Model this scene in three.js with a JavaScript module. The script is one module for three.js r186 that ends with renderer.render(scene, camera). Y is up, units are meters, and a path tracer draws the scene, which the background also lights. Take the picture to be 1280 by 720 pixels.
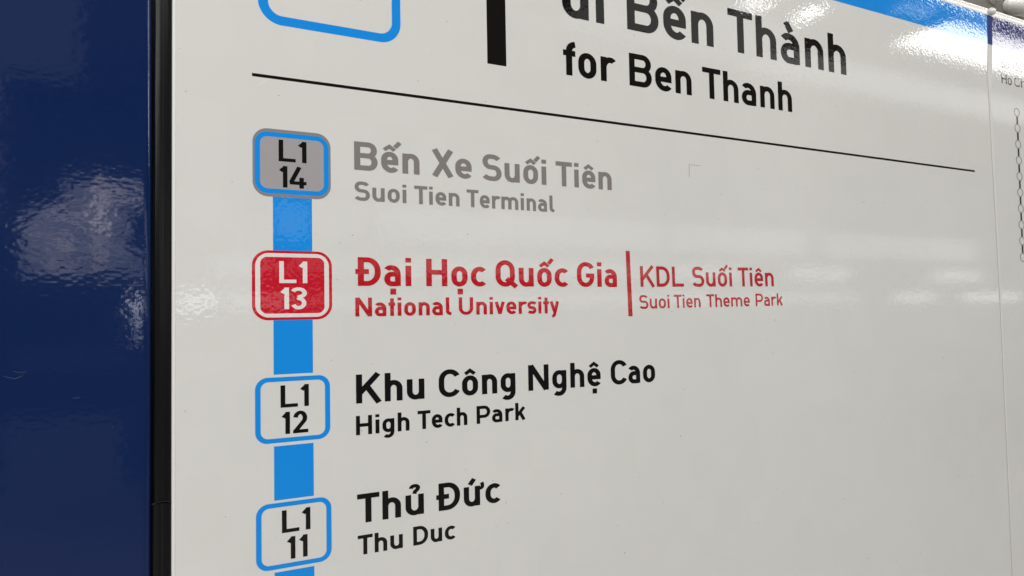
import * as THREE from 'three';
import { mergeGeometries } from 'three/addons/utils/BufferGeometryUtils.js';
import { RectAreaLightUniformsLib } from 'three/addons/lights/RectAreaLightUniformsLib.js';

// ───────────────────────── camera, light, exposure ─────────────────────────
RectAreaLightUniformsLib.init();
const scene = new THREE.Scene();
const EYE = 1.5;                                   // height of the lens above the platform floor
const camera = new THREE.PerspectiveCamera(44.5, 16 / 9, 0.05, 60);
camera.rotation.order = 'YXZ';
camera.rotation.set(THREE.MathUtils.degToRad(2.3516), THREE.MathUtils.degToRad(-27.3462), THREE.MathUtils.degToRad(-1.0573));
camera.position.set(0, EYE, 1.0);                  // one metre from the face of the sign (plane z = 0)
camera.focus = 1.1; camera.userData.fStop = 10;
scene.add(camera);
scene.background = new THREE.Color().setRGB(0.09, 0.092, 0.094);   // dim, even light of the roofed platform
const renderer = new THREE.WebGLRenderer({ antialias: true });
renderer.toneMapping = THREE.LinearToneMapping;
renderer.toneMappingExposure = 1.31;
renderer.shadowMap.enabled = true;

// ───────────────────────── helpers ─────────────────────────
let seed = 20231;
const rnd = () => { seed = (seed * 1664525 + 1013904223) >>> 0; return seed / 4294967296; };
const names = new Map();
function numbered(n) { const k = names.get(n) ?? 0; names.set(n, k + 1); return k ? `${n}_${String(k).padStart(3, '0')}` : n; }
function tag(o, label, category, group, kind) {
  if (label) o.userData.label = label;
  if (category) o.userData.category = category;
  if (group) o.userData.group = group;
  if (kind) o.userData.kind = kind;
  return o;
}
function thing(name, label, category, [x, y, z] = [0, EYE, 0], group) {
  const g = new THREE.Group(); g.name = numbered(name); g.position.set(x, y, z); scene.add(g);
  return tag(g, label, category, group);
}
function part(name, geo, mat, parent, label) {
  const m = new THREE.Mesh(geo, mat); m.name = name; m.castShadow = m.receiveShadow = true; parent.add(m);
  if (label) m.userData.label = label;
  return m;
}
// uv in metres, taken from the x and y of the flat sheet (or any other two axes)
function uvMetres(g, a = 0, b = 1) {
  const p = g.attributes.position, uv = new Float32Array(p.count * 2);
  for (let i = 0; i < p.count; i++) { uv[i * 2] = p.array[i * 3 + a]; uv[i * 2 + 1] = p.array[i * 3 + b]; }
  g.setAttribute('uv', new THREE.BufferAttribute(uv, 2)); return g;
}

// ───────────────────────── procedural textures ─────────────────────────
// tileable value noise
function grid(n) { const a = new Float32Array(n * n); for (let i = 0; i < a.length; i++) a[i] = rnd(); return a; }
function tileNoise(S, cx, cy) {                    // S×S texture holding cx×cy cells
  const a = new Float32Array(cx * cy); for (let i = 0; i < a.length; i++) a[i] = rnd();
  const out = new Float32Array(S * S), sm = (t) => t * t * t * (t * (t * 6 - 15) + 10);
  for (let y = 0; y < S; y++) { const fy = y / S * cy, y0 = Math.floor(fy), ty = sm(fy - y0), r0 = (y0 % cy) * cx, r1 = ((y0 + 1) % cy) * cx;
    for (let x = 0; x < S; x++) { const fx = x / S * cx, x0 = Math.floor(fx), tx = sm(fx - x0), c0 = x0 % cx, c1 = (x0 + 1) % cx;
      out[y * S + x] = (a[r0 + c0] * (1 - tx) + a[r0 + c1] * tx) * (1 - ty) + (a[r1 + c0] * (1 - tx) + a[r1 + c1] * tx) * ty; } }
  return out;
}
function heightTexture(S, layers) {                // layers: [cellsX, cellsY, amplitude]
  const h = new Float32Array(S * S); let total = 0;
  for (const [cx, cy, k] of layers) { const n = tileNoise(S, cx, cy); total += k; for (let i = 0; i < h.length; i++) h[i] += n[i] * k; }
  const d = new Float32Array(S * S * 4);
  for (let i = 0; i < h.length; i++) { const v = h[i] / total; d[i * 4] = d[i * 4 + 1] = d[i * 4 + 2] = v; d[i * 4 + 3] = 1; }
  const t = new THREE.DataTexture(d, S, S, THREE.RGBAFormat, THREE.FloatType);
  t.wrapS = t.wrapT = THREE.RepeatWrapping; t.magFilter = t.minFilter = THREE.LinearFilter; t.needsUpdate = true; return t;
}
const filmBump = heightTexture(1024, [[150, 160, 1.3], [104, 110, 1.8], [56, 52, 0.8], [20, 15, 0.5], [8, 6, 0.9]]);   // orange peel of the laminated film, 0.5 m tile
filmBump.repeat.set(1 / 0.5, 1 / 0.5);
const paintBump = heightTexture(1024, [[130, 190, 0.7], [76, 120, 1.5], [38, 60, 1.4], [12, 18, 1.2], [7, 8, 1.6]]);        // coarser peel of the sprayed blue paint
paintBump.repeat.set(1 / 0.5, 1 / 0.5);
// dirt of the white board: pinprick specks and a hardly visible mottling, 2 m × 2 m
function speckTexture(S, base, specks, mottle, scratch) {
  const d = new Uint8Array(S * S * 4), n1 = tileNoise(S, 7, 9), n2 = tileNoise(S, 31, 37);
  for (let i = 0; i < S * S; i++) { const k = 1 + (n1[i] - 0.5) * mottle + (n2[i] - 0.5) * mottle * 0.6;
    for (let c = 0; c < 3; c++) d[i * 4 + c] = Math.max(0, Math.min(255, base[c] * k)); d[i * 4 + 3] = 255; }
  const dot = (x, y, k) => { const i = (((y % S) + S) % S * S + ((x % S) + S) % S) * 4; for (let c = 0; c < 3; c++) d[i + c] = Math.max(0, Math.min(255, d[i + c] * k)); };
  for (let s = 0; s < specks; s++) { const x = Math.floor(rnd() * S), y = Math.floor(rnd() * S), r = rnd(), k = 0.5 + rnd() * 0.45;
    dot(x, y, k); if (r > 0.55) dot(x + 1, y, k * 0.5 + 0.5); if (r > 0.8) { dot(x, y + 1, k * 0.5 + 0.5); dot(x + 1, y + 1, k * 0.3 + 0.7); } }
  for (let s = 0; s < scratch; s++) { let x = rnd() * S, y = rnd() * S; const a = rnd() * 6.28, L = 6 + rnd() * 26, b = (rnd() - 0.5) * 0.08; for (let k = 0, t = a; k < L; k++, t += b) { x += Math.cos(t); y += Math.sin(t); dot(Math.floor(x), Math.floor(y), 1 + 0.06 * Math.sin(k / L * 3.14)); } }
  const t = new THREE.DataTexture(d, S, S, THREE.RGBAFormat); t.colorSpace = THREE.SRGBColorSpace;
  t.wrapS = t.wrapT = THREE.RepeatWrapping; t.magFilter = t.minFilter = THREE.LinearFilter; t.needsUpdate = true; return t;
}
const boardMap = speckTexture(2048, [227, 226, 222], 520, 0.014, 14); boardMap.repeat.set(1 / 2, 1 / 2);

// ───────────────────────── materials ─────────────────────────
const film = (r, g, b, extra = {}) => {
  const m = new THREE.MeshStandardMaterial({ color: new THREE.Color().setRGB(r, g, b), roughness: 0.05, bumpMap: filmBump, bumpScale: 0.000108, ...extra }); return m;
};
const M = {
  board: film(0.98, 0.98, 0.98, { map: boardMap }),
  black: film(0.0035, 0.0035, 0.0035),
  softBlack: film(0.012, 0.012, 0.012),
  blue: film(0.007, 0.285, 0.84),
  grey: film(0.40, 0.375, 0.385),
  greyEdge: film(0.27, 0.25, 0.26),
  greyText: film(0.245, 0.225, 0.215),
  red: film(0.60, 0.005, 0.022),
  redText: film(0.52, 0.006, 0.015),
  stickerRed: film(0.50, 0.026, 0.035),
  white: film(0.80, 0.78, 0.74),
  navy: film(0.014, 0.02, 0.17),
  edgeNavy: film(0.008, 0.04, 0.22),
  lip: new THREE.MeshStandardMaterial({ color: new THREE.Color().setRGB(0.03, 0.026, 0.022), roughness: 0.6 }),
  scuff: new THREE.MeshStandardMaterial({ color: new THREE.Color().setRGB(0.045, 0.06, 0.12), roughness: 0.5 }),
  edgeHighlight: new THREE.MeshStandardMaterial({ color: new THREE.Color().setRGB(0.86, 0.85, 0.83), roughness: 0.35 }),  // paler than the board, stands in for the highlight on its left edge
  mark: film(0.42, 0.41, 0.40),
  ink: film(0.05, 0.05, 0.05),
  paint: new THREE.MeshStandardMaterial({ color: new THREE.Color().setRGB(0.0022, 0.0155, 0.082), roughness: 0.06, bumpMap: paintBump, bumpScale: 0.00016 }),
  rubber: new THREE.MeshPhysicalMaterial({ color: new THREE.Color().setRGB(0.005, 0.005, 0.0055), roughness: 0.24, specularIntensity: 0.55 }),
  steel: new THREE.MeshStandardMaterial({ color: new THREE.Color().setRGB(0.93, 0.91, 0.87), roughness: 0.34, metalness: 0.15 }),
  ceiling: new THREE.MeshStandardMaterial({ color: new THREE.Color().setRGB(0.50, 0.47, 0.40), roughness: 0.7 }),
  floor: new THREE.MeshStandardMaterial({ color: new THREE.Color().setRGB(0.33, 0.325, 0.31), roughness: 0.5 }),
  matte: new THREE.MeshStandardMaterial({ color: new THREE.Color().setRGB(0.74, 0.73, 0.70), roughness: 0.9 }),
  matteNavy: new THREE.MeshStandardMaterial({ color: new THREE.Color().setRGB(0.008, 0.035, 0.20), roughness: 0.8 }),
  khaki: new THREE.MeshStandardMaterial({ color: new THREE.Color().setRGB(0.2, 0.187, 0.158), roughness: 0.6 }),
  housing: new THREE.MeshStandardMaterial({ color: new THREE.Color().setRGB(0.7, 0.7, 0.68), roughness: 0.5 }),
};
const glow = (r, g, b) => new THREE.MeshStandardMaterial({ color: 0x111111, emissive: new THREE.Color().setRGB(r, g, b), emissiveIntensity: 1, roughness: 1 });

// ───────────────────────── vinyl lettering: strokes cut from flat film ─────────────────────────
// A glyph is a list of strokes; a stroke is a centre line in hundredths of the cap height.
const arc = (cx, cy, rx, ry, a0, a1, n = 10) => { const p = []; for (let i = 0; i <= n; i++) { const a = (a0 + (a1 - a0) * i / n) * Math.PI / 180; p.push([cx + rx * Math.cos(a), cy + ry * Math.sin(a)]); } return p; };
function round(pts, closed = false) {              // polyline whose corners [x, y, r] are rounded (r across, r·ratio up)
  const out = [], n = pts.length;
  for (let i = 0; i < n; i++) {
    const [x, y, r = 0] = pts[i];
    if (!r || (!closed && (i === 0 || i === n - 1))) { out.push([x, y]); continue; }
    const a = pts[(i + n - 1) % n], b = pts[(i + 1) % n], la = Math.hypot(a[0] - x, a[1] - y), lb = Math.hypot(b[0] - x, b[1] - y);
    const near = Math.min(r, la * (a[2] && (closed || (i - 1 > 0)) ? 0.5 : 1), lb * (b[2] && (closed || i + 1 < n - 1) ? 0.5 : 1)), ra = near, rb = near;
    const p = [x + (a[0] - x) / la * ra, y + (a[1] - y) / la * ra], q = [x + (b[0] - x) / lb * rb, y + (b[1] - y) / lb * rb], K = 0.5523;
    for (let k = 0; k <= 8; k++) { const t = k / 8, u = 1 - t, c1 = [p[0] + (x - p[0]) * K, p[1] + (y - p[1]) * K], c2 = [q[0] + (x - q[0]) * K, q[1] + (y - q[1]) * K];
      out.push([0, 1].map((c) => u * u * u * p[c] + 3 * u * u * t * c1[c] + 3 * u * t * t * c2[c] + t * t * t * q[c])); }
  }
  if (closed) out.push(out[0].slice());
  return out;
}
// w: stem thickness, t: bar thickness. Returns { W, l, r, s: [strokes] } — strokes may be [pts, weight]
function glyph(ch, w, t) {
  const s = w / 2, h = t / 2, X = 73, S = [], add = (pts, k = 1) => S.push([pts, k]);
  const G = (W, l, r) => ({ W, l, r, S });
  const oTop = X - h + 1, oBot = h - 1;
  const ring = (W, top, bot, r = 40) => add(round([[s, bot, r], [W - s, bot, r], [W - s, top, r], [s, top, r]], true));
  const archN = (x0, x1) => add(round([[x0, 30], [x0, oTop, 40], [x1, oTop, 40], [x1, 0]]));
  const stem = (x, y0, y1) => add([[x, y0], [x, y1]]);
  const circ = (cx, up = 0) => add([[cx - 19, 80 + up], [cx, 93 + up], [cx + 19, 80 + up]], 0.72);
  const base = { 'ê': 'e', 'ế': 'e', 'ệ': 'e', 'ô': 'o', 'ố': 'o', 'ọ': 'o', 'ơ': 'o', 'ồ': 'o', 'ạ': 'a', 'à': 'a', 'ủ': 'u', 'ứ': 'u', 'đ': 'd', 'Đ': 'D' }[ch];
  if (base) {
    const g = glyph(base, w, t), c = g.W / 2; S.push(...g.S);
    if ('êếệôốồ'.includes(ch)) circ(c - ('ế'.includes(ch) ? 1 : 0));
    if ('ếố'.includes(ch)) add([[c + 19, 91], [c + 37, 110]], 0.78);
    if (ch === 'ồ') add([[c + 30, 91], [c + 14, 110]], 0.78);
    if ('ệọạ'.includes(ch)) add([[c + 2 - s, -20], [c + 2 + s, -20]], (w * 0.98) / t);
    if (ch === 'à') add([[c - 12, 101], [c + 4, 78]], 0.95);
    if (ch === 'ủ') add([...arc(c, 96, 12.5, 8.5, 185, -50, 12), [c + 1, 83], [c - 1, 76]], 0.72);
    if (ch === 'ứ') { add([[c - 8, 80], [c + 9, 101]], 0.9); add(round([[g.W - s, 62], [g.W + 9, 64, 9], [g.W + 11, 76, 6], [g.W + 7, 84]]), 0.68); }
    if (ch === 'ơ') add(round([[g.W - s - 3, 66], [g.W + 7, 66, 9], [g.W + 9, 78, 6], [g.W + 6, 86]]), 0.68);
    if (ch === 'đ') add([[g.W - s - 26, 86], [g.W + 9, 86]], 0.8);
    if (ch === 'Đ') { add([[-9, 50], [40, 50]], 1); return G(g.W, 12, g.r); }
    return G(g.W, g.l, ch === 'ứ' ? g.r + 6 : g.r);
  }
  switch (ch) {
    case 'o': ring(65, oTop, oBot); return G(65, 7, 7);
    case 'n': stem(s, 0, X); archN(s, 63.5 - s); return G(63.5, 9, 8);
    case 'h': stem(s, 0, 100); archN(s, 63.5 - s); return G(63.5, 9, 8);
    case 'm': stem(s, 0, X); archN(s, 55.5); archN(55.5, 111 - s); return G(111, 9, 8);
    case 'u': stem(65 - s, 0, X); add(round([[s, X], [s, oBot, 40], [65 - s, oBot, 40], [65 - s, 40]])); return G(65, 8, 9);
    case 'r': stem(s, 0, X); add([...round([[s, 36], [s, oTop, 40], [36, oTop]]), ...arc(36, oTop - 15, 16, 15, 80, 40, 5)]); return G(51, 9, 1);
    case 'i': stem(s, 0, X); add([[0, 93], [w, 93]], (w * 0.74) / t); return G(w, 9, 9);
    case 'l': add(round([[s, 100], [s, h, 15], [w + 12, h]])); return G(w + 12, 9, 4);
    case 't': add([[s + 9, 0], [s + 9, 96]]); add([[0, X - h], [37, X - h]]); return G(37, 3, 4);
    case 'f': add(round([[s + 10, 0], [s + 10, 100 - h, 26], [43, 100 - h]])); add([[0, X - h], [43, X - h]]); return G(43, 3, 3);
    case 'e': add([...round([[s, 36], [62 - s, 36]])]);
      add([...round([[62 - s, 36 - h], [62 - s, oTop, 38], [s, oTop, 38], [s, oBot, 38], [36, oBot]]), ...arc(36, oBot + 19, 20, 19, -84, -34, 7)]); return G(62, 7, 6);
    case 'c': add([...arc(36, oTop - 19, 21, 19, 36, 84, 7), ...round([[36, oTop], [s, oTop, 38], [s, oBot, 38], [36, oBot]]), ...arc(36, oBot + 19, 21, 19, -84, -36, 7)]); return G(62, 7, 2);
    case 'a': add([...arc(26, oTop - 15, 18, 15, 150, 100, 6), ...round([[27, oTop], [62 - s, oTop, 34], [62 - s, 0]])]);
      add(round([[62 - s, 43 - 1], [s, 43 - 1, 26], [s, oBot, 26], [62 - s, oBot]])); return G(62, 6, 9);
    case 'd': ring(65, oTop, oBot); stem(65 - s, 0, 100); return G(65, 7, 9);
    case 'g': ring(63, oTop, 10); add([...round([[63 - s, X], [63 - s, -20, 34], [30, -20]]), ...arc(30, -7, 22, 13, -96, -142, 6)]); return G(63, 7, 9);
    case 'v': add([[s * 0.95, X], [31, 2]]); add([[62 - s * 0.95, X], [31, 2]]); return G(62, 2, 2);
    case 'y': add([[s * 0.95, X], [32, 8]]); add(round([[62 - s * 0.95, X], [28, -18, 12], [15, -18 + 1]])); return G(62, 2, 2);
    case 'k': stem(s, 0, 100); add([[60 - s * 0.6, X], [s, 24]]); add([[62 - s * 0.85, 0], [30, 42]]); return G(64, 9, 1);
    case 's': add([...arc(32, oTop - 12, 22, 12, 28, 86, 6), ...round([[30, oTop], [s, oTop, 20], [s, 37, 18], [57 - s, 35, 18], [57 - s, oBot, 20], [26, oBot]]), ...arc(26, oBot + 14, 24, 14, 266, 218, 6)]); return G(57, 4, 4);
    case 'B': stem(s, 0, 100); add(round([[s, 100 - h], [80 - s, 100 - h, 26], [80 - s, 52, 26], [s, 52]])); add(round([[s, 52], [82 - s, 52, 27], [82 - s, h, 27], [s, h]])); return G(82, 9, 6);
    case 'D': stem(s, 0, 100); add(round([[s, 100 - h], [83 - s, 100 - h, 38], [83 - s, h, 38], [s, h]])); return G(83, 9, 7);
    case 'T': stem(37, 0, 100); add([[0, 100 - h], [74, 100 - h]]); return G(74, 2, 1);
    case 'H': stem(s, 0, 100); stem(82 - s, 0, 100); add([[s, 51], [82 - s, 51]]); return G(82, 9, 9);
    case 'K': stem(s, 0, 100); add([[84 - s * 0.7, 101], [s, 33]]); add([[88 - s * 0.8, -1], [36, 60]]); return G(90, 9, 1);
    case 'L': stem(s, 0, 100); add([[s, h], [74, h]]); return G(74, 9, 3);
    case 'N': stem(s, 0, 100); stem(88 - s, 0, 100); add([[s + 0.5, 98], [88 - s - 0.5, 2]], 1.08); return G(88, 9, 9);
    case 'P': stem(s, 0, 100); add(round([[s, 100 - h], [80 - s, 100 - h, 29], [80 - s, 40, 29], [s, 40]])); return G(80, 9, 4);
    case 'Q': add(round([[s, h - 1, 36], [82 - s, h - 1, 36], [82 - s, 101 - h, 36], [s, 101 - h, 36]], true)); add([[46, 30], [88, -2]], 1); return G(88, 8, 3);
    case 'C': add([...arc(43, 101 - h - 26, 32, 26, 22, 84, 8), ...round([[42, 101 - h], [s, 101 - h, 36], [s, h - 1, 36], [42, h - 1]]), ...arc(43, h - 1 + 26, 32, 26, -84, -22, 8)]); return G(83, 8, 2);
    case 'G': add([...arc(43, 101 - h - 26, 32, 26, 22, 84, 8), ...round([[42, 101 - h], [s, 101 - h, 36], [s, h - 1, 36], [84 - s, h - 1, 36], [84 - s, 46 + h]])]); add([[44, 46], [84, 46]]); return G(84, 8, 6);
    case 'S': add([...arc(42, 101 - h - 20, 29, 20, 30, 86, 6), ...round([[40, 101 - h], [s + 1, 101 - h, 27], [s + 1, 53, 25], [80 - s, 50, 26], [80 - s, h - 1, 27], [38, h - 1]]), ...arc(38, h - 1 + 22, 36, 22, 266, 214, 7)]); return G(80, 4, 5);
    case 'U': add(round([[s, 100], [s, h - 1, 38], [84 - s, h - 1, 38], [84 - s, 100]])); return G(84, 9, 9);
    case 'X': add([[s * 0.9, 100], [78 - s * 0.9, 0]], 1.06); add([[78 - s * 0.9, 100], [s * 0.9, 0]], 1.06); return G(78, 1, 1);
    case '1': stem(37 - s, 0, 100); add([[37 - s, 94], [2, 75]], 0.95); return G(37, 8, 6);
    case '2': add([...arc(39, 68, 39 - s - 5, 33 - h, 172, -28, 16), [14, 8]]); add([[4, h], [78, h]]); return G(78, 4, 4);
    case '3': add([...arc(37, 75, 28, 26 - h, 158, -78, 14), [34, 54]]); add([[34, 54], ...arc(37, 28, 36 - s, 29 - h, 84, -158, 16)]); return G(76, 4, 4);
    case '4': add([[48, 100], [12, 26]]); add([[6, 24], [78, 24]]); add([[57, 0], [57, 50]]); return G(78, 3, 3);
    default: throw new Error('no glyph ' + ch);
  }
}
// flat ribbon along a centre line, thickness t measured in a frame squeezed by k across (so stems come out t / k wide)
function ribbon(pts, t, k, z, out) {
  const q = []; for (const [x, y] of pts) { const p = [x * k, y]; if (!q.length || Math.hypot(p[0] - q.at(-1)[0], p[1] - q.at(-1)[1]) > 0.02) q.push(p); }
  if (q.length < 2) return;
  const n = q.length, closed = n > 3 && Math.hypot(q[0][0] - q[n - 1][0], q[0][1] - q[n - 1][1]) < 0.05, at = out.p.length / 3;
  const dir = (a, b) => { const l = Math.hypot(b[0] - a[0], b[1] - a[1]); return [(b[0] - a[0]) / l, (b[1] - a[1]) / l]; };
  for (let i = 0; i < n; i++) {
    const d0 = i ? dir(q[i - 1], q[i]) : closed ? dir(q[n - 2], q[n - 1]) : dir(q[0], q[1]), d1 = i < n - 1 ? dir(q[i], q[i + 1]) : closed ? dir(q[0], q[1]) : d0;
    let mx = -(d0[1] + d1[1]), my = d0[0] + d1[0]; const l = Math.hypot(mx, my) || 1; mx /= l; my /= l;
    const f = Math.min(1.9, 1 / Math.max(0.2, mx * -d1[1] + my * d1[0])) * t / 2;
    out.p.push((q[i][0] + mx * f) / k, q[i][1] + my * f, z, (q[i][0] - mx * f) / k, q[i][1] - my * f, z);
    if (i < n - 1) { const b = at + i * 2; out.i.push(b, b + 1, b + 2, b + 1, b + 3, b + 2); }
  }
}
// words: [text, x of its left ink edge, x of its right ink edge] in millimetres; base line y; cap height
// one geometry per word
function lettering(words, y, cap, w0, t, { slope = 0, shear = 0, z = 0.3 } = {}) {
  return words.map(([text, xl, xr]) => {
    let w = w0, o, lo, hi, f;
    for (let pass = 0; pass < 3; pass++) {           // the stems keep their thickness when a word is fitted to its width
      o = { p: [], i: [] }; let x = 0;
      for (const ch of text) {
        const g = glyph(ch, w, t); let lvl = 0; x += g.l;
        for (const [pts, wt] of g.S) ribbon(pts.map(([a, b]) => [a + x, b]), t * wt, t / w, (lvl++) * 0.035, o);
        x += g.W + g.r;
      }
      lo = Infinity; hi = -Infinity;
      for (let i = 0; i < o.p.length; i += 3) { lo = Math.min(lo, o.p[i]); hi = Math.max(hi, o.p[i]); }
      f = (xr - xl) / (hi - lo); w = w0 * cap / 100 / f;
    }
    for (let i = 0; i < o.p.length; i += 3) { const X = xl + (o.p[i] - lo) * f, Y = o.p[i + 1] * cap / 100; o.p[i] = (X + Y * shear) / 1000; o.p[i + 1] = (y + Y + (X - words[0][1]) * slope) / 1000; o.p[i + 2] = (z + o.p[i + 2]) / 1000; }
    return sheet(o);
  });
}
function text(name, geos, mat, parent, label) {
  const g = new THREE.Group(); g.name = name; if (label) g.userData.label = label; parent.add(g);
  for (const w of geos) part('word', w, mat, g);
  return g;
}
const single = (geos) => mergeGeometries(geos);
function sheet(out) {
  const g = new THREE.BufferGeometry(); g.setAttribute('position', new THREE.Float32BufferAttribute(out.p, 3)); g.setIndex(out.i);
  const n = new Float32Array(out.p.length); for (let i = 2; i < n.length; i += 3) n[i] = 1; g.setAttribute('normal', new THREE.BufferAttribute(n, 3));
  for (let i = 0; i < out.i.length; i += 3) {      // every face looks out of the board
    const [a, b, c] = [out.i[i], out.i[i + 1], out.i[i + 2]].map((v) => [out.p[v * 3], out.p[v * 3 + 1]]);
    if ((b[0] - a[0]) * (c[1] - a[1]) - (b[1] - a[1]) * (c[0] - a[0]) < 0) { const s = out.i[i + 1]; out.i[i + 1] = out.i[i + 2]; out.i[i + 2] = s; }
  }
  g.setIndex(out.i); return uvMetres(g);
}
// flat film shapes, millimetres
function rr(x0, y0, x1, y1, r, P = THREE.Shape) {
  const s = new P(); s.moveTo(x0 + r, y0); s.lineTo(x1 - r, y0); s.absarc(x1 - r, y0 + r, r, -Math.PI / 2, 0); s.lineTo(x1, y1 - r); s.absarc(x1 - r, y1 - r, r, 0, Math.PI / 2);
  s.lineTo(x0 + r, y1); s.absarc(x0 + r, y1 - r, r, Math.PI / 2, Math.PI); s.lineTo(x0, y0 + r); s.absarc(x0 + r, y0 + r, r, Math.PI, Math.PI * 1.5); return s;
}
function flat(shape, z) { const g = new THREE.ShapeGeometry(shape, 14); g.scale(0.001, 0.001, 1); g.translate(0, 0, z / 1000); return uvMetres(g); }
function poly(pts, z) { const s = new THREE.Shape(); pts.forEach(([x, y], i) => (i ? s.lineTo(x, y) : s.moveTo(x, y))); return flat(s, z); }
function ringShape(x0, y0, x1, y1, r, tx, ty, ri) { const s = rr(x0, y0, x1, y1, r); s.holes.push(rr(x0 + tx, y0 + ty, x1 - tx, y1 - ty, ri, THREE.Path)); return s; }

// ───────────────────────── station ceiling, its lamps and added lights ─────────────────────────
const CEIL = EYE + 2.0;
{
  const c = new THREE.Mesh(new THREE.BoxGeometry(17, 0.12, 14), M.ceiling); c.name = 'ceiling'; c.position.set(3.5, CEIL + 0.13, 0); c.castShadow = c.receiveShadow = true;
  c.userData.kind = 'structure'; scene.add(c);
  const f = new THREE.Mesh(new THREE.BoxGeometry(17, 0.1, 14), M.floor); f.name = 'floor'; f.position.set(3.5, -0.05, 0); f.receiveShadow = true; f.userData.kind = 'structure'; scene.add(f);
}
function ceilingLamp(x, z, w, d, L, label, group) {
  const t = thing('ceiling_lamp', label, 'lamp', [x, CEIL, z], group);
  part('housing', new THREE.BoxGeometry(w + 0.04, 0.05, d + 0.04).translate(0, 0.035, 0), M.housing, t);
  part('diffuser', new THREE.PlaneGeometry(w, d).rotateX(Math.PI / 2), glow(L * 0.15, L * 0.15, L * 0.146), t);
  const l = new THREE.RectAreaLight(new THREE.Color().setRGB(1, 0.988, 0.968), L, w, d); l.name = 'lamp_light'; l.rotation.x = -Math.PI / 2; l.position.y = -0.004; t.add(l);
  return t;
}
// the long bright fitting and the short ones whose reflections lie across the top of the sign
ceilingLamp(6.15, 2.07, 2.4, 0.42, 5.6, 'long bright ceiling lamp mirrored across the top right corner', null);
ceilingLamp(3.5, 2.24, 0.22, 0.12, 5.5, 'short ceiling lamp mirrored above the word Thanh, the left one');
ceilingLamp(3.94, 2.2, 0.14, 0.2, 6.5, 'short ceiling lamp mirrored above the word Thanh, the right one');
ceilingLamp(4.55, 1.86, 0.34, 0.06, 2.0, 'small weak ceiling lamp mirrored in the blue heading strip');
ceilingLamp(6.3, 2.95, 4.2, 0.5, 0.8, 'dim glowing panel added to be mirrored as a pale haze under the bright streak');  // added glow for the haze reflection, in place of lit ceiling
ceilingLamp(3.3, 2.75, 1.7, 0.7, 0.5, 'wide dim glowing panel added to be mirrored as a sheen over the words Bến Thành');  // stands in for a broad lit patch of ceiling, added for its sheen
ceilingLamp(3.2, -0.26, 3.2, 0.14, 7, 'slim unseen lamp added behind the top of the signs to brighten the rail and wall fixings');  // unseen lamp, added to brighten rail, wall and fixings
// rows of overhead lamps added out of view as even fill for the sign
[['nearest to the sign', 1.5, 2.6, 12.5, 6.6], ['second from the sign', 2.7, -2.35, 7.3, 7], ['third from the sign', 3.9, -4.4, 6.6, 9], ['farthest from the sign', 5.2, -4.6, 6.6, 9]].forEach(([w, z, x, len, L]) => ceilingLamp(x, z, len, 0.34, L, `long added row of fill lamps overhead, the row ${w}`, 'added fill lamp rows'));

// ───────────────────────── glowing panes added across the platform (only their mirror images show) ─────────────────────────
function glowBand(label, panes) {                // panes: [outline, brightness, depth behind the lens plane, tint]
  const t = thing('mirrored_glow', label, 'window', [0, EYE, 3.0]);
  for (const [pts, L, d = 0, tint = [1, 1, 1]] of panes) {
    const s = new THREE.Shape(); pts.forEach(([x, y], i) => (i ? s.lineTo(x, y) : s.moveTo(x, y)));
    part('glow_pane', new THREE.ExtrudeGeometry(s, { depth: 0.02, bevelEnabled: false }).translate(0, 0, d), glow(L * tint[0], L * tint[1], L * tint[2]), t);
  }
}
const box = (x0, y0, x1, y1) => [[x0, y0], [x1, y0], [x1, y1], [x0, y1]], cool = [0.9, 0.94, 1.08], warm = [1.08, 0.98, 1.0];
const glowStrips = [];                                  // added glowing strips with gaps, shaped for the streaky reflection in the blue panel
for (let y = 0.245, k = 0; y < 0.7; k++) {
  const h = 0.012 + rnd() * 0.018, left = y < 0.5 ? -0.55 + rnd() * 0.02 : y < 0.6 ? -0.55 + (y - 0.5) * 1.7 : -0.36, L = 0.75 + rnd() * 0.9, right = y > 0.34 && y < 0.55 ? -0.088 : -0.022;
  glowStrips.push([box(left, y, right, y + h), L, 0, cool]);
  if (rnd() > 0.35) { const a = left + rnd() * 0.2, b = a + 0.06 + rnd() * 0.16; glowStrips.push([box(a, y, Math.min(b, right), y + h * 0.8), L * 2.2, -0.05, warm]); }
  glowStrips.push([box(-0.235, y, -0.185, y + h), y > 0.46 && y < 0.62 ? 4 : 2, -0.08, warm]);
  y += h + 0.006 + rnd() * 0.012;
}
glowBand('glowing strips added out of view to be mirrored in the blue wall panel', glowStrips.concat([
  [[[-0.068, 0.155], [-0.035, 0.155], [-0.042, 0.02], [-0.05, -0.12], [-0.056, 0.0]], 7, 0, cool],  // glowing sliver added for the bright tapered reflection
  [box(-0.6, -0.85, -0.12, -0.45), 0.2, 0, cool], [box(-0.9, 0.5, -0.62, 1.6), 0.32, 0, cool], [box(-0.7, 1.2, -0.3, 1.7), 0.25, 0, cool], [box(-0.55, -0.2, -0.1, -0.13), 0.14, 0, cool]]));
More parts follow.
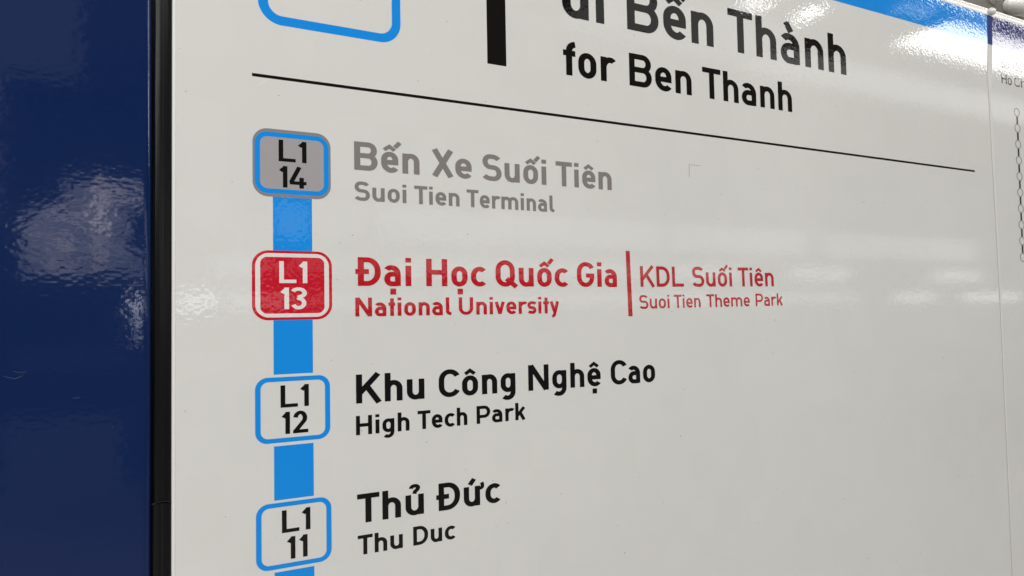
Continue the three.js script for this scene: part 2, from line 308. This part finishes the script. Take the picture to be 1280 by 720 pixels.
const bands = [['lower', 0.07, 0.15, [[0.14, 0.32, 3], [0.36, 0.74, 1.3], [0.78, 1.1, 0.8], [1.14, 1.5, 0.9], [1.6, 3.3, 1.0], [3.35, 3.75, 1.6], [3.9, 5.4, 0.8], [5.9, 6.5, 1.4], [6.95, 7.9, 1.4]]],
  ['middle', 0.26, 0.36, [[0.3, 0.62, 0.8], [0.7, 1.2, 0.6], [1.3, 3.2, 1.0], [3.42, 4.05, 1.2], [4.6, 5.3, 1.1], [6.5, 7.2, 1.1]]],
  ['upper', 0.46, 0.66, [[0.2, 0.45, 0.35], [0.62, 0.8, 0.75], [0.84, 1.1, 0.4], [1.2, 3.3, 0.75], [3.4, 4.8, 0.8], [5.0, 7.2, 0.65]]]];
for (const [row, y0, y1, list] of bands) glowBand(`${row} row of glowing panes added for mirror images`, list.map(([x0, x1, L]) => [box(x0, y0, x1, y1), L]));  // glowing strips added behind the lens for the pale mirrored bands

// ───────────────────────── white direction sign ─────────────────────────
const sign = thing('direction_sign', 'large white station direction sign with blue heading strip and line of stops', 'sign');
{ // board: sheet folded back along its left edge
  const s = new THREE.Shape(), R = 0.0042, x0 = 0.0265, x1 = 1.8838; s.moveTo(x1, 0); s.lineTo(x1, -0.014); s.lineTo(x0, -0.014); s.lineTo(x0, -R);
  for (let i = 1; i <= 8; i++) { const a = Math.PI - i / 8 * Math.PI / 2; s.lineTo(x0 + R + R * Math.cos(a), -R + R * Math.sin(a)); }
  const g = new THREE.ExtrudeGeometry(s, { depth: 1.7, bevelEnabled: false, curveSegments: 8 }); g.rotateX(-Math.PI / 2); // shape y -> -z ... x along board
  g.rotateX(Math.PI); g.computeBoundingBox();
  // after the turns the shape's y is the depth and the extrusion runs along y
  const p = g.attributes.position; for (let i = 0; i < p.count; i++) { p.setY(i, -p.getY(i)); p.setZ(i, p.getZ(i)); }
  g.computeBoundingBox(); const b = g.boundingBox; g.translate(0, 0.7428 - b.max.y, -b.max.z);
  const idx = g.index; if (!idx) { const a = p.array; for (let i = 0; i < a.length; i += 9) for (let c = 0; c < 3; c++) { const q = a[i + 3 + c]; a[i + 3 + c] = a[i + 6 + c]; a[i + 6 + c] = q; } }
  g.computeVertexNormals();
  part('board', uvMetres(g), M.board, sign);
}
{ const g = new THREE.CylinderGeometry(0.0024, 0.0024, 1.7, 14, 1); g.translate(0.0292, 0.7428 - 0.85, -0.0012); part('edge_highlight', uvMetres(g), M.edgeHighlight, sign, 'folded left edge of the sign, its highlight put in as paler white'); }  // edge highlight put into the colour of a separate thin strip
part('heading_strip', poly([[40, 668.3], [1883.8, 668.3], [1883.8, 742.4], [40, 742.4]], 0.15), M.blue, sign, 'blue heading strip along the top of the sign');
part('ruled_line', poly([[124.7, 334.2], [1801.8, 334.2], [1801.8, 338.6], [124.7, 338.6]], 0.15), M.black, sign, 'thin black line under the destination');
{ // large line badge at the top, cut by the frame
  const b = new THREE.Group(); b.name = 'line_badge'; b.userData.label = 'large badge of the line with blue outline'; sign.add(b);
  part('badge_border', flat(ringShape(132.6, 411, 336.4, 590, 32, 13.4, 13, 19), 0.15), M.blue, b);
  part('line_code', single(lettering([['L', 180, 232], ['1', 247, 276.5]], 468.6, 78, 19.5, 15.5, { z: 0.3 })), M.softBlack, b);
}
part('line_number', mergeGeometries([poly([[480.4, 405.3], [514.4, 405.3], [514.4, 640], [480.4, 640]], 0.15), poly([[480.4, 640], [480.4, 618], [440, 590], [440, 565], [480.4, 592]].slice(1), 0.18)]), M.black, sign, 'tall black number one');
text('destination_name', lettering([['đi', 622.7, 708.8], ['Bến', 758.3, 962.2], ['Thành', 1000.2, 1341.9]], 509.6, 84.2, 20.6, 16), M.black, sign, 'large black lettering đi Bến Thành');
text('destination_name', lettering([['for', 622.5, 731.3], ['Ben', 760.2, 903.9], ['Thanh', 931, 1170.5]], 408.2, 59, 20.8, 16.4), M.black, sign, 'black lettering for Ben Thanh');

const bold = [21.6, 17], med = [21.2, 17.2];
text('station_name', lettering([['Bến', 264, 363.5], ['Xe', 383.7, 449.7], ['Suối', 468.6, 584.8], ['Tiên', 603.2, 716]], 217.1, 41.4, ...bold), M.greyText, sign, 'grey lettering Bến Xe Suối Tiên');
text('station_name', lettering([['Suoi', 264.3, 342.2], ['Tien', 354.8, 428.3], ['Terminal', 440.5, 599]], 172.6, 27.4, ...med), M.greyText, sign, 'small grey lettering Suoi Tien Terminal');
text('station_name', lettering([['Đại', 264.1, 348.3], ['Học', 372, 471.3], ['Quốc', 488.2, 622.8], ['Gia', 640.5, 722.2]], 48.8, 41.3, ...bold), M.redText, sign, 'red lettering Đại Học Quốc Gia');
text('station_name', lettering([['National', 263.7, 412], ['University', 424.4, 604.2]], 4.8, 26.9, ...med), M.redText, sign, 'small red lettering National University');
text('station_name', lettering([['Khu', 263.6, 366.7], ['Công', 389.6, 520], ['Nghệ', 543.5, 683.5], ['Cao', 704.6, 799.8]], -119.3, 41, ...bold), M.black, sign, 'black lettering Khu Công Nghệ Cao');
text('station_name', lettering([['High', 263.1, 342.7], ['Tech', 355.5, 435.6], ['Park', 451.4, 537.1]], -164.2, 27.2, ...med), M.black, sign, 'small black lettering High Tech Park');
text('station_name', lettering([['Thủ', 263.7, 363.5], ['Đức', 383.1, 489.9]], -288.3, 40.6, ...bold), M.black, sign, 'black lettering Thủ Đức');
text('station_name', lettering([['Thu', 264.1, 330.3], ['Duc', 346.3, 413.2]], -332.7, 27.2, ...med), M.black, sign, 'small black lettering Thu Duc');
// the added theme park name, stuck on a little askew
part('dividing_line', poly([[742.4, 112], [751.2, 112], [754, -2.7], [745, -2.7]], 0.15), M.stickerRed, sign, 'slanting red upright line between two names');
text('station_name', lettering([['KDL', 773.1, 871.7], ['Suối', 892.6, 990.4], ['Tiên', 1006.5, 1101.4]], 49.1, 36.5, 18, 15.5, { slope: 0.0058, shear: -0.022 }), M.stickerRed, sign, 'thin red lettering KDL Suối Tiên');
text('station_name', lettering([['Suoi', 769.7, 837], ['Tien', 847.8, 910.4], ['Theme', 925.4, 1034.9], ['Park', 1050.7, 1124.2]], 10.1, 24, 17.5, 15.5, { slope: 0.0085, shear: -0.022 }), M.stickerRed, sign, 'thin red lettering Suoi Tien Theme Park');
part('corner_mark', mergeGeometries([poly([[891.8, 277.3], [920.9, 277.3], [920.9, 276.4], [891.8, 276.4]], 0.12), poly([[891.8, 276.4], [893.3, 276.4], [892.6, 253.8], [891.2, 253.8]], 0.12)]), M.mark, sign, 'faint grey corner mark left by an old sticker');
// line and its badges
for (const [y0, y1] of [[96.5, 170.6], [-72.3, 2], [-241.2, -168.8], [-520, -336.6]]) part('route_line', poly([[151.2, y0], [203.6, y0], [203.6, y1], [151.2, y1]], 0.15), M.blue, sign);
function badge(label) { const b = new THREE.Group(); b.name = 'station_badge'; b.userData.label = label; sign.add(b); return b; }
function codes(b, m, y, dx, digits, z) {
  part('line_code', single(lettering([['L', 159 + dx, 181.8 + dx], ['1', 185 + dx, 196.6 + dx]], y + 3, 30, 20.5, 15.5, { z })), m, b);
  part('station_number', single(lettering(digits, y - 33, 29.8, 20.5, 15.5, { z })), m, b);
}
{ const b = badge('grey station badge L1 14 with blue rim');
  part('badge_edge', flat(ringShape(125, 170.6, 230.1, 264.4, 20, 2.7, 4.4, 17), 0.18), M.greyEdge, b);
  part('badge_border', flat(ringShape(127.7, 175, 227.4, 260, 17, 7, 6.6, 10), 0.18), M.blue, b);
  part('badge_face', flat(rr(134.7, 181.6, 220.4, 253.4, 10), 0.18), M.grey, b);
  codes(b, M.black, 217.3, 0, [['1', 159.4, 170.6], ['4', 172.6, 196.3]], 0.3); }
{ const b = badge('red station badge L1 13 with white rim');
  part('badge_edge', flat(ringShape(123.7, 1.6, 230.7, 96.6, 21, 4.2, 3.6, 17.5), 0.18), M.red, b);
  part('badge_border', flat(ringShape(127.9, 5.2, 226.5, 93, 17.5, 6.4, 5.2, 9), 0.18), M.white, b);
  part('badge_face', flat(rr(134.3, 10.4, 220.1, 87.8, 9), 0.18), M.red, b);
  codes(b, M.white, 49.2, 0, [['1', 160.4, 171.8], ['3', 174.6, 195.8]], 0.3); }
{ const b = badge('white station badge L1 12 with blue rim');
  part('badge_border', flat(ringShape(127.2, -164.4, 226.8, -76.1, 16, 7, 6, 10), 0.18), M.blue, b);
  codes(b, M.black, -120.4, 1, [['1', 161.2, 172.2], ['2', 176.3, 196.6]], 0.3); }
{ const b = badge('white station badge L1 11 with blue rim');
  part('badge_border', flat(ringShape(127.8, -332.6, 227.4, -244.7, 16, 7, 6, 10), 0.18), M.blue, b);
  codes(b, M.black, -288.7, 2, [['1', 167.4, 178.4], ['1', 183.4, 194.6]], 0.3); }

// ───────────────────────── right-hand map panel ─────────────────────────
const map = thing('map_panel', 'white map panel with navy heading strip beside the right edge of the sign', 'sign');
const MX0 = 1885.5, MX1 = 3300;
{ const g = new THREE.BoxGeometry((MX1 - MX0) / 1000, 1.69, 0.014).translate((MX0 + MX1) / 2000, 0.7426 - 0.845, -0.007); part('board', uvMetres(g), M.board, map); }
part('heading_strip', poly([[MX0 + 6, 667], [MX1, 667], [MX1, 742.2], [MX0 + 6, 742.2]], 0.15), M.navy, map, 'navy heading strip of the map panel');
// matt strip of film over the joint, wide and loose at the top
part('joint_strip', poly([[1883.6, 667], [1903, 667], [1907.5, 742.5], [1884.5, 742.5]], 0.7), M.matteNavy, map, 'navy end of the strip over the joint');
part('joint_strip', poly([[1876, 530], [1874, 590], [1883.6, 666.8], [1903, 666.8], [1896, 595], [1885, 530], [1890, 20], [1888, -700], [1881, -700], [1883, 20]], 0.7), M.matte, map, 'pale strip over the joint of the two panels');
text('map_heading', lettering([['Sơ', 1939, 1979], ['đồ', 1996, 2038]], 616, 24, 14, 12), M.ink, map, 'black lettering Sơ đồ');
text('map_heading', lettering([['Ho', 1938, 1984], ['Chi', 1996, 2058]], 574.5, 25, 15, 12.5), M.ink, map, 'black lettering Ho Chi');
for (let k = 0; k < 10; k++) {
  const y = 506 - k * 41.9, x = 2001 - k * 0.5, s = new THREE.Shape(); s.absellipse(x, y, 13.5, 11.5, 0, Math.PI * 2); const h = new THREE.Path(); h.absellipse(x, y, 10.3, 9.4, 0, Math.PI * 2); s.holes.push(h);
  part('stop_ring', flat(s, 0.2), M.greyEdge, map);
  if (k < 9) part('stop_link', poly([[x - 4, y - 30.4], [x + 4, y - 30.4], [x + 4, y - 11.5], [x - 4, y - 11.5]], 0.2), M.ink, map);
}
// ───────────────────────── blue wall panel ─────────────────────────
const wall = thing('blue_wall_panel', 'glossy dark blue painted wall panel left of the white sign', 'wall panel');
{
  const x0 = -0.75, x1 = 0.0035, R = 0.009, n = 14, pts = [[x0, 0]];
  pts.push([x1 - R, 0]); for (let i = 1; i <= n; i++) { const a = Math.PI / 2 - i / n * Math.PI / 2; pts.push([x1 - R + R * Math.cos(a), -R + R * Math.sin(a)]); } pts.push([x1, -0.04]);
  const ys = [-0.95, 1.1], P = [], I = [], N = [];
  pts.forEach(([x, z], i) => { let nx = 0, nz = 1; if (i > 1) { const k = Math.min(1, (i - 1) / n) * Math.PI / 2; nx = Math.sin(k); nz = Math.cos(k); } for (const y of ys) { P.push(x, y, z + 0.001); N.push(nx, 0, nz); } if (i < pts.length - 1) { const b = i * 2; I.push(b, b + 2, b + 1, b + 1, b + 2, b + 3); } });
  const g = new THREE.BufferGeometry(); g.setAttribute('position', new THREE.Float32BufferAttribute(P, 3)); g.setAttribute('normal', new THREE.Float32BufferAttribute(N, 3)); g.setIndex(I);
  part('panel_face', uvMetres(g), M.paint, wall);
  const hair = (pts, w) => { const up = [], down = []; pts.forEach(([x, y], i) => { const k = w * Math.sin((i + 0.35) / (pts.length - 0.3) * Math.PI); up.push([x, y + k]); down.unshift([x, y - k]); }); return poly(up.concat(down), 1.12); };
  const scuffs = [hair([[-150, -57], [-146, -59], [-138, -61.5], [-131, -58.5], [-126, -50]], 0.35), hair([[-140, -52], [-134, -54.5], [-127, -54]], 0.3), hair([[-81, -87.5], [-77, -88], [-72, -87]], 0.35)];
  for (let k = 0; k < 12; k++) { const x = k ? -150 + rnd() * 145 : -38.5, y = k ? -280 + rnd() * 640 : -125.5, r = k ? 0.2 + rnd() * 0.25 : 0.7; scuffs.push(poly([[x - r, y], [x, y - r], [x + r, y], [x, y + r]], 1.12)); }
  tag(part('scuff', mergeGeometries(scuffs), M.scuff, wall, 'fine pale scratches and specks in the blue paint'), null, null, null, 'stuff');
}
// ───────────────────────── black rubber seal in the gap, two lengths meeting low down ─────────────────────────
function seal(y0, y1, x0, x1, proud, label, ridge) {
  const t = thing('rubber_seal', label, 'rubber seal', [0, EYE, 0], null);
  const n = 22, P = [], I = [], rows = 24, span = x1 - x0;
  for (let r = 0; r <= rows; r++) { const y = y0 + (y1 - y0) * r / rows; for (let i = 0; i <= n; i++) { const u = i / n * 2 - 1; let z = proud + 0.0035 * Math.sqrt(Math.max(0, 1 - u * u * 0.98)) - 0.0035;
    z -= ridge * Math.exp(-((u + 0.1) ** 2) / 0.012); P.push((x0 + x1) / 2 + u * span / 2 + 0.0002 * Math.sin(y * 40 + u), y, z + 0.0002 * Math.sin(y * 23)); if (r < rows && i < n) { const b = r * (n + 1) + i; I.push(b, b + 1, b + n + 1, b + 1, b + n + 2, b + n + 1); } } }
  const g = new THREE.BufferGeometry(); g.setAttribute('position', new THREE.Float32BufferAttribute(P, 3)); g.setIndex(I); g.computeVertexNormals();
  part('seal_strip', uvMetres(g), M.rubber, t); return t;
}
seal(-0.2256, 1.0, 0.0062, 0.0268, -0.003, 'upper length of black rubber seal between blue panel and white sign', 0.0002);
const low = seal(-0.95, -0.2265, 0.0052, 0.0266, -0.0018, 'lower length of black rubber seal with a groove, below the joint', 0.0012);
{ const g = new THREE.TorusGeometry(0.0105, 0.0011, 7, 24, Math.PI * 0.95); g.scale(1, 0.2, 0.6); { const p = g.attributes.position; for (let i = 0; i < p.count; i++) p.setY(i, p.getY(i) + 0.0009 * Math.sin(p.getX(i) * 1900) * Math.sin(p.getX(i) * 700 + 1)); g.computeVertexNormals(); }; g.rotateZ(0.03); g.translate(0.0158, -0.2266, -0.0012); part('torn_lip', g, M.lip, low, 'ragged brownish lip at the joint'); }
{ const w = new THREE.Mesh(new THREE.BoxGeometry(0.09, 2.1, 0.02), M.rubber); w.name = 'gap_backing'; w.position.set(0.015, EYE + 0.03, -0.05); w.userData.kind = 'structure'; w.castShadow = w.receiveShadow = true; scene.add(w); }

// ───────────────────────── rail along the top of the sign ─────────────────────────
{
  const t = thing('top_rail', 'white metal rail along the top edge of the signs', 'rail', [0, EYE, 0]);
  const g = new THREE.CylinderGeometry(0.02, 0.02, 3.4, 32, 1); g.rotateZ(Math.PI / 2); g.translate(1.65, 0.757, -0.03); part('rail_tube', g, M.steel, t);
  const b = new THREE.SphereGeometry(0.0115, 20, 14); b.scale(1, 0.8, 0.8); b.translate(1.9, 0.752, 0.004); part('rail_cap', b, M.steel, t, 'round white cap at the seam');
}
// khaki bulkhead behind the rail with blunt white fixings, out of focus
{ const b = new THREE.Mesh(new THREE.BoxGeometry(5, 2.4, 0.1), M.khaki); b.name = 'bulkhead'; b.position.set(3.6, EYE + 0.75, -0.56); b.castShadow = b.receiveShadow = true;
  tag(b, 'khaki grey wall behind the rail above the signs', 'wall', null, 'structure'); scene.add(b); }
function fixing(x, y, r, len, tilt, label) {
  const t = thing('wall_fixing', label, 'fixing', [x, EYE + y, -0.51]);
  const pts = []; for (let i = 0; i <= 8; i++) { const a = i / 8 * Math.PI / 2; pts.push(new THREE.Vector2(Math.sin(a) * r, len - r * 0.8 + Math.cos(a) * r * 0.8)); } pts.push(new THREE.Vector2(r, 0.012), new THREE.Vector2(r * 1.25, 0.01), new THREE.Vector2(r * 1.25, 0));
  const g = new THREE.LatheGeometry(pts.reverse(), 24); g.rotateX(Math.PI / 2 + tilt); part('fixing_cap', g, M.steel, t);
}
fixing(2.895, 1.2, 0.024, 0.04, 0.2, 'blunt white wall fixing cut by the top of the picture');
fixing(3.0, 1.185, 0.032, 0.1, 0.5, 'tall white wall fixing near the top right corner');
fixing(3.085, 1.185, 0.024, 0.05, 0.2, 'white wall fixing at the right edge of the picture');
fixing(3.03, 1.075, 0.04, 0.04, 0, 'wide white wall fixing low above the map panel');

renderer.render(scene, camera);
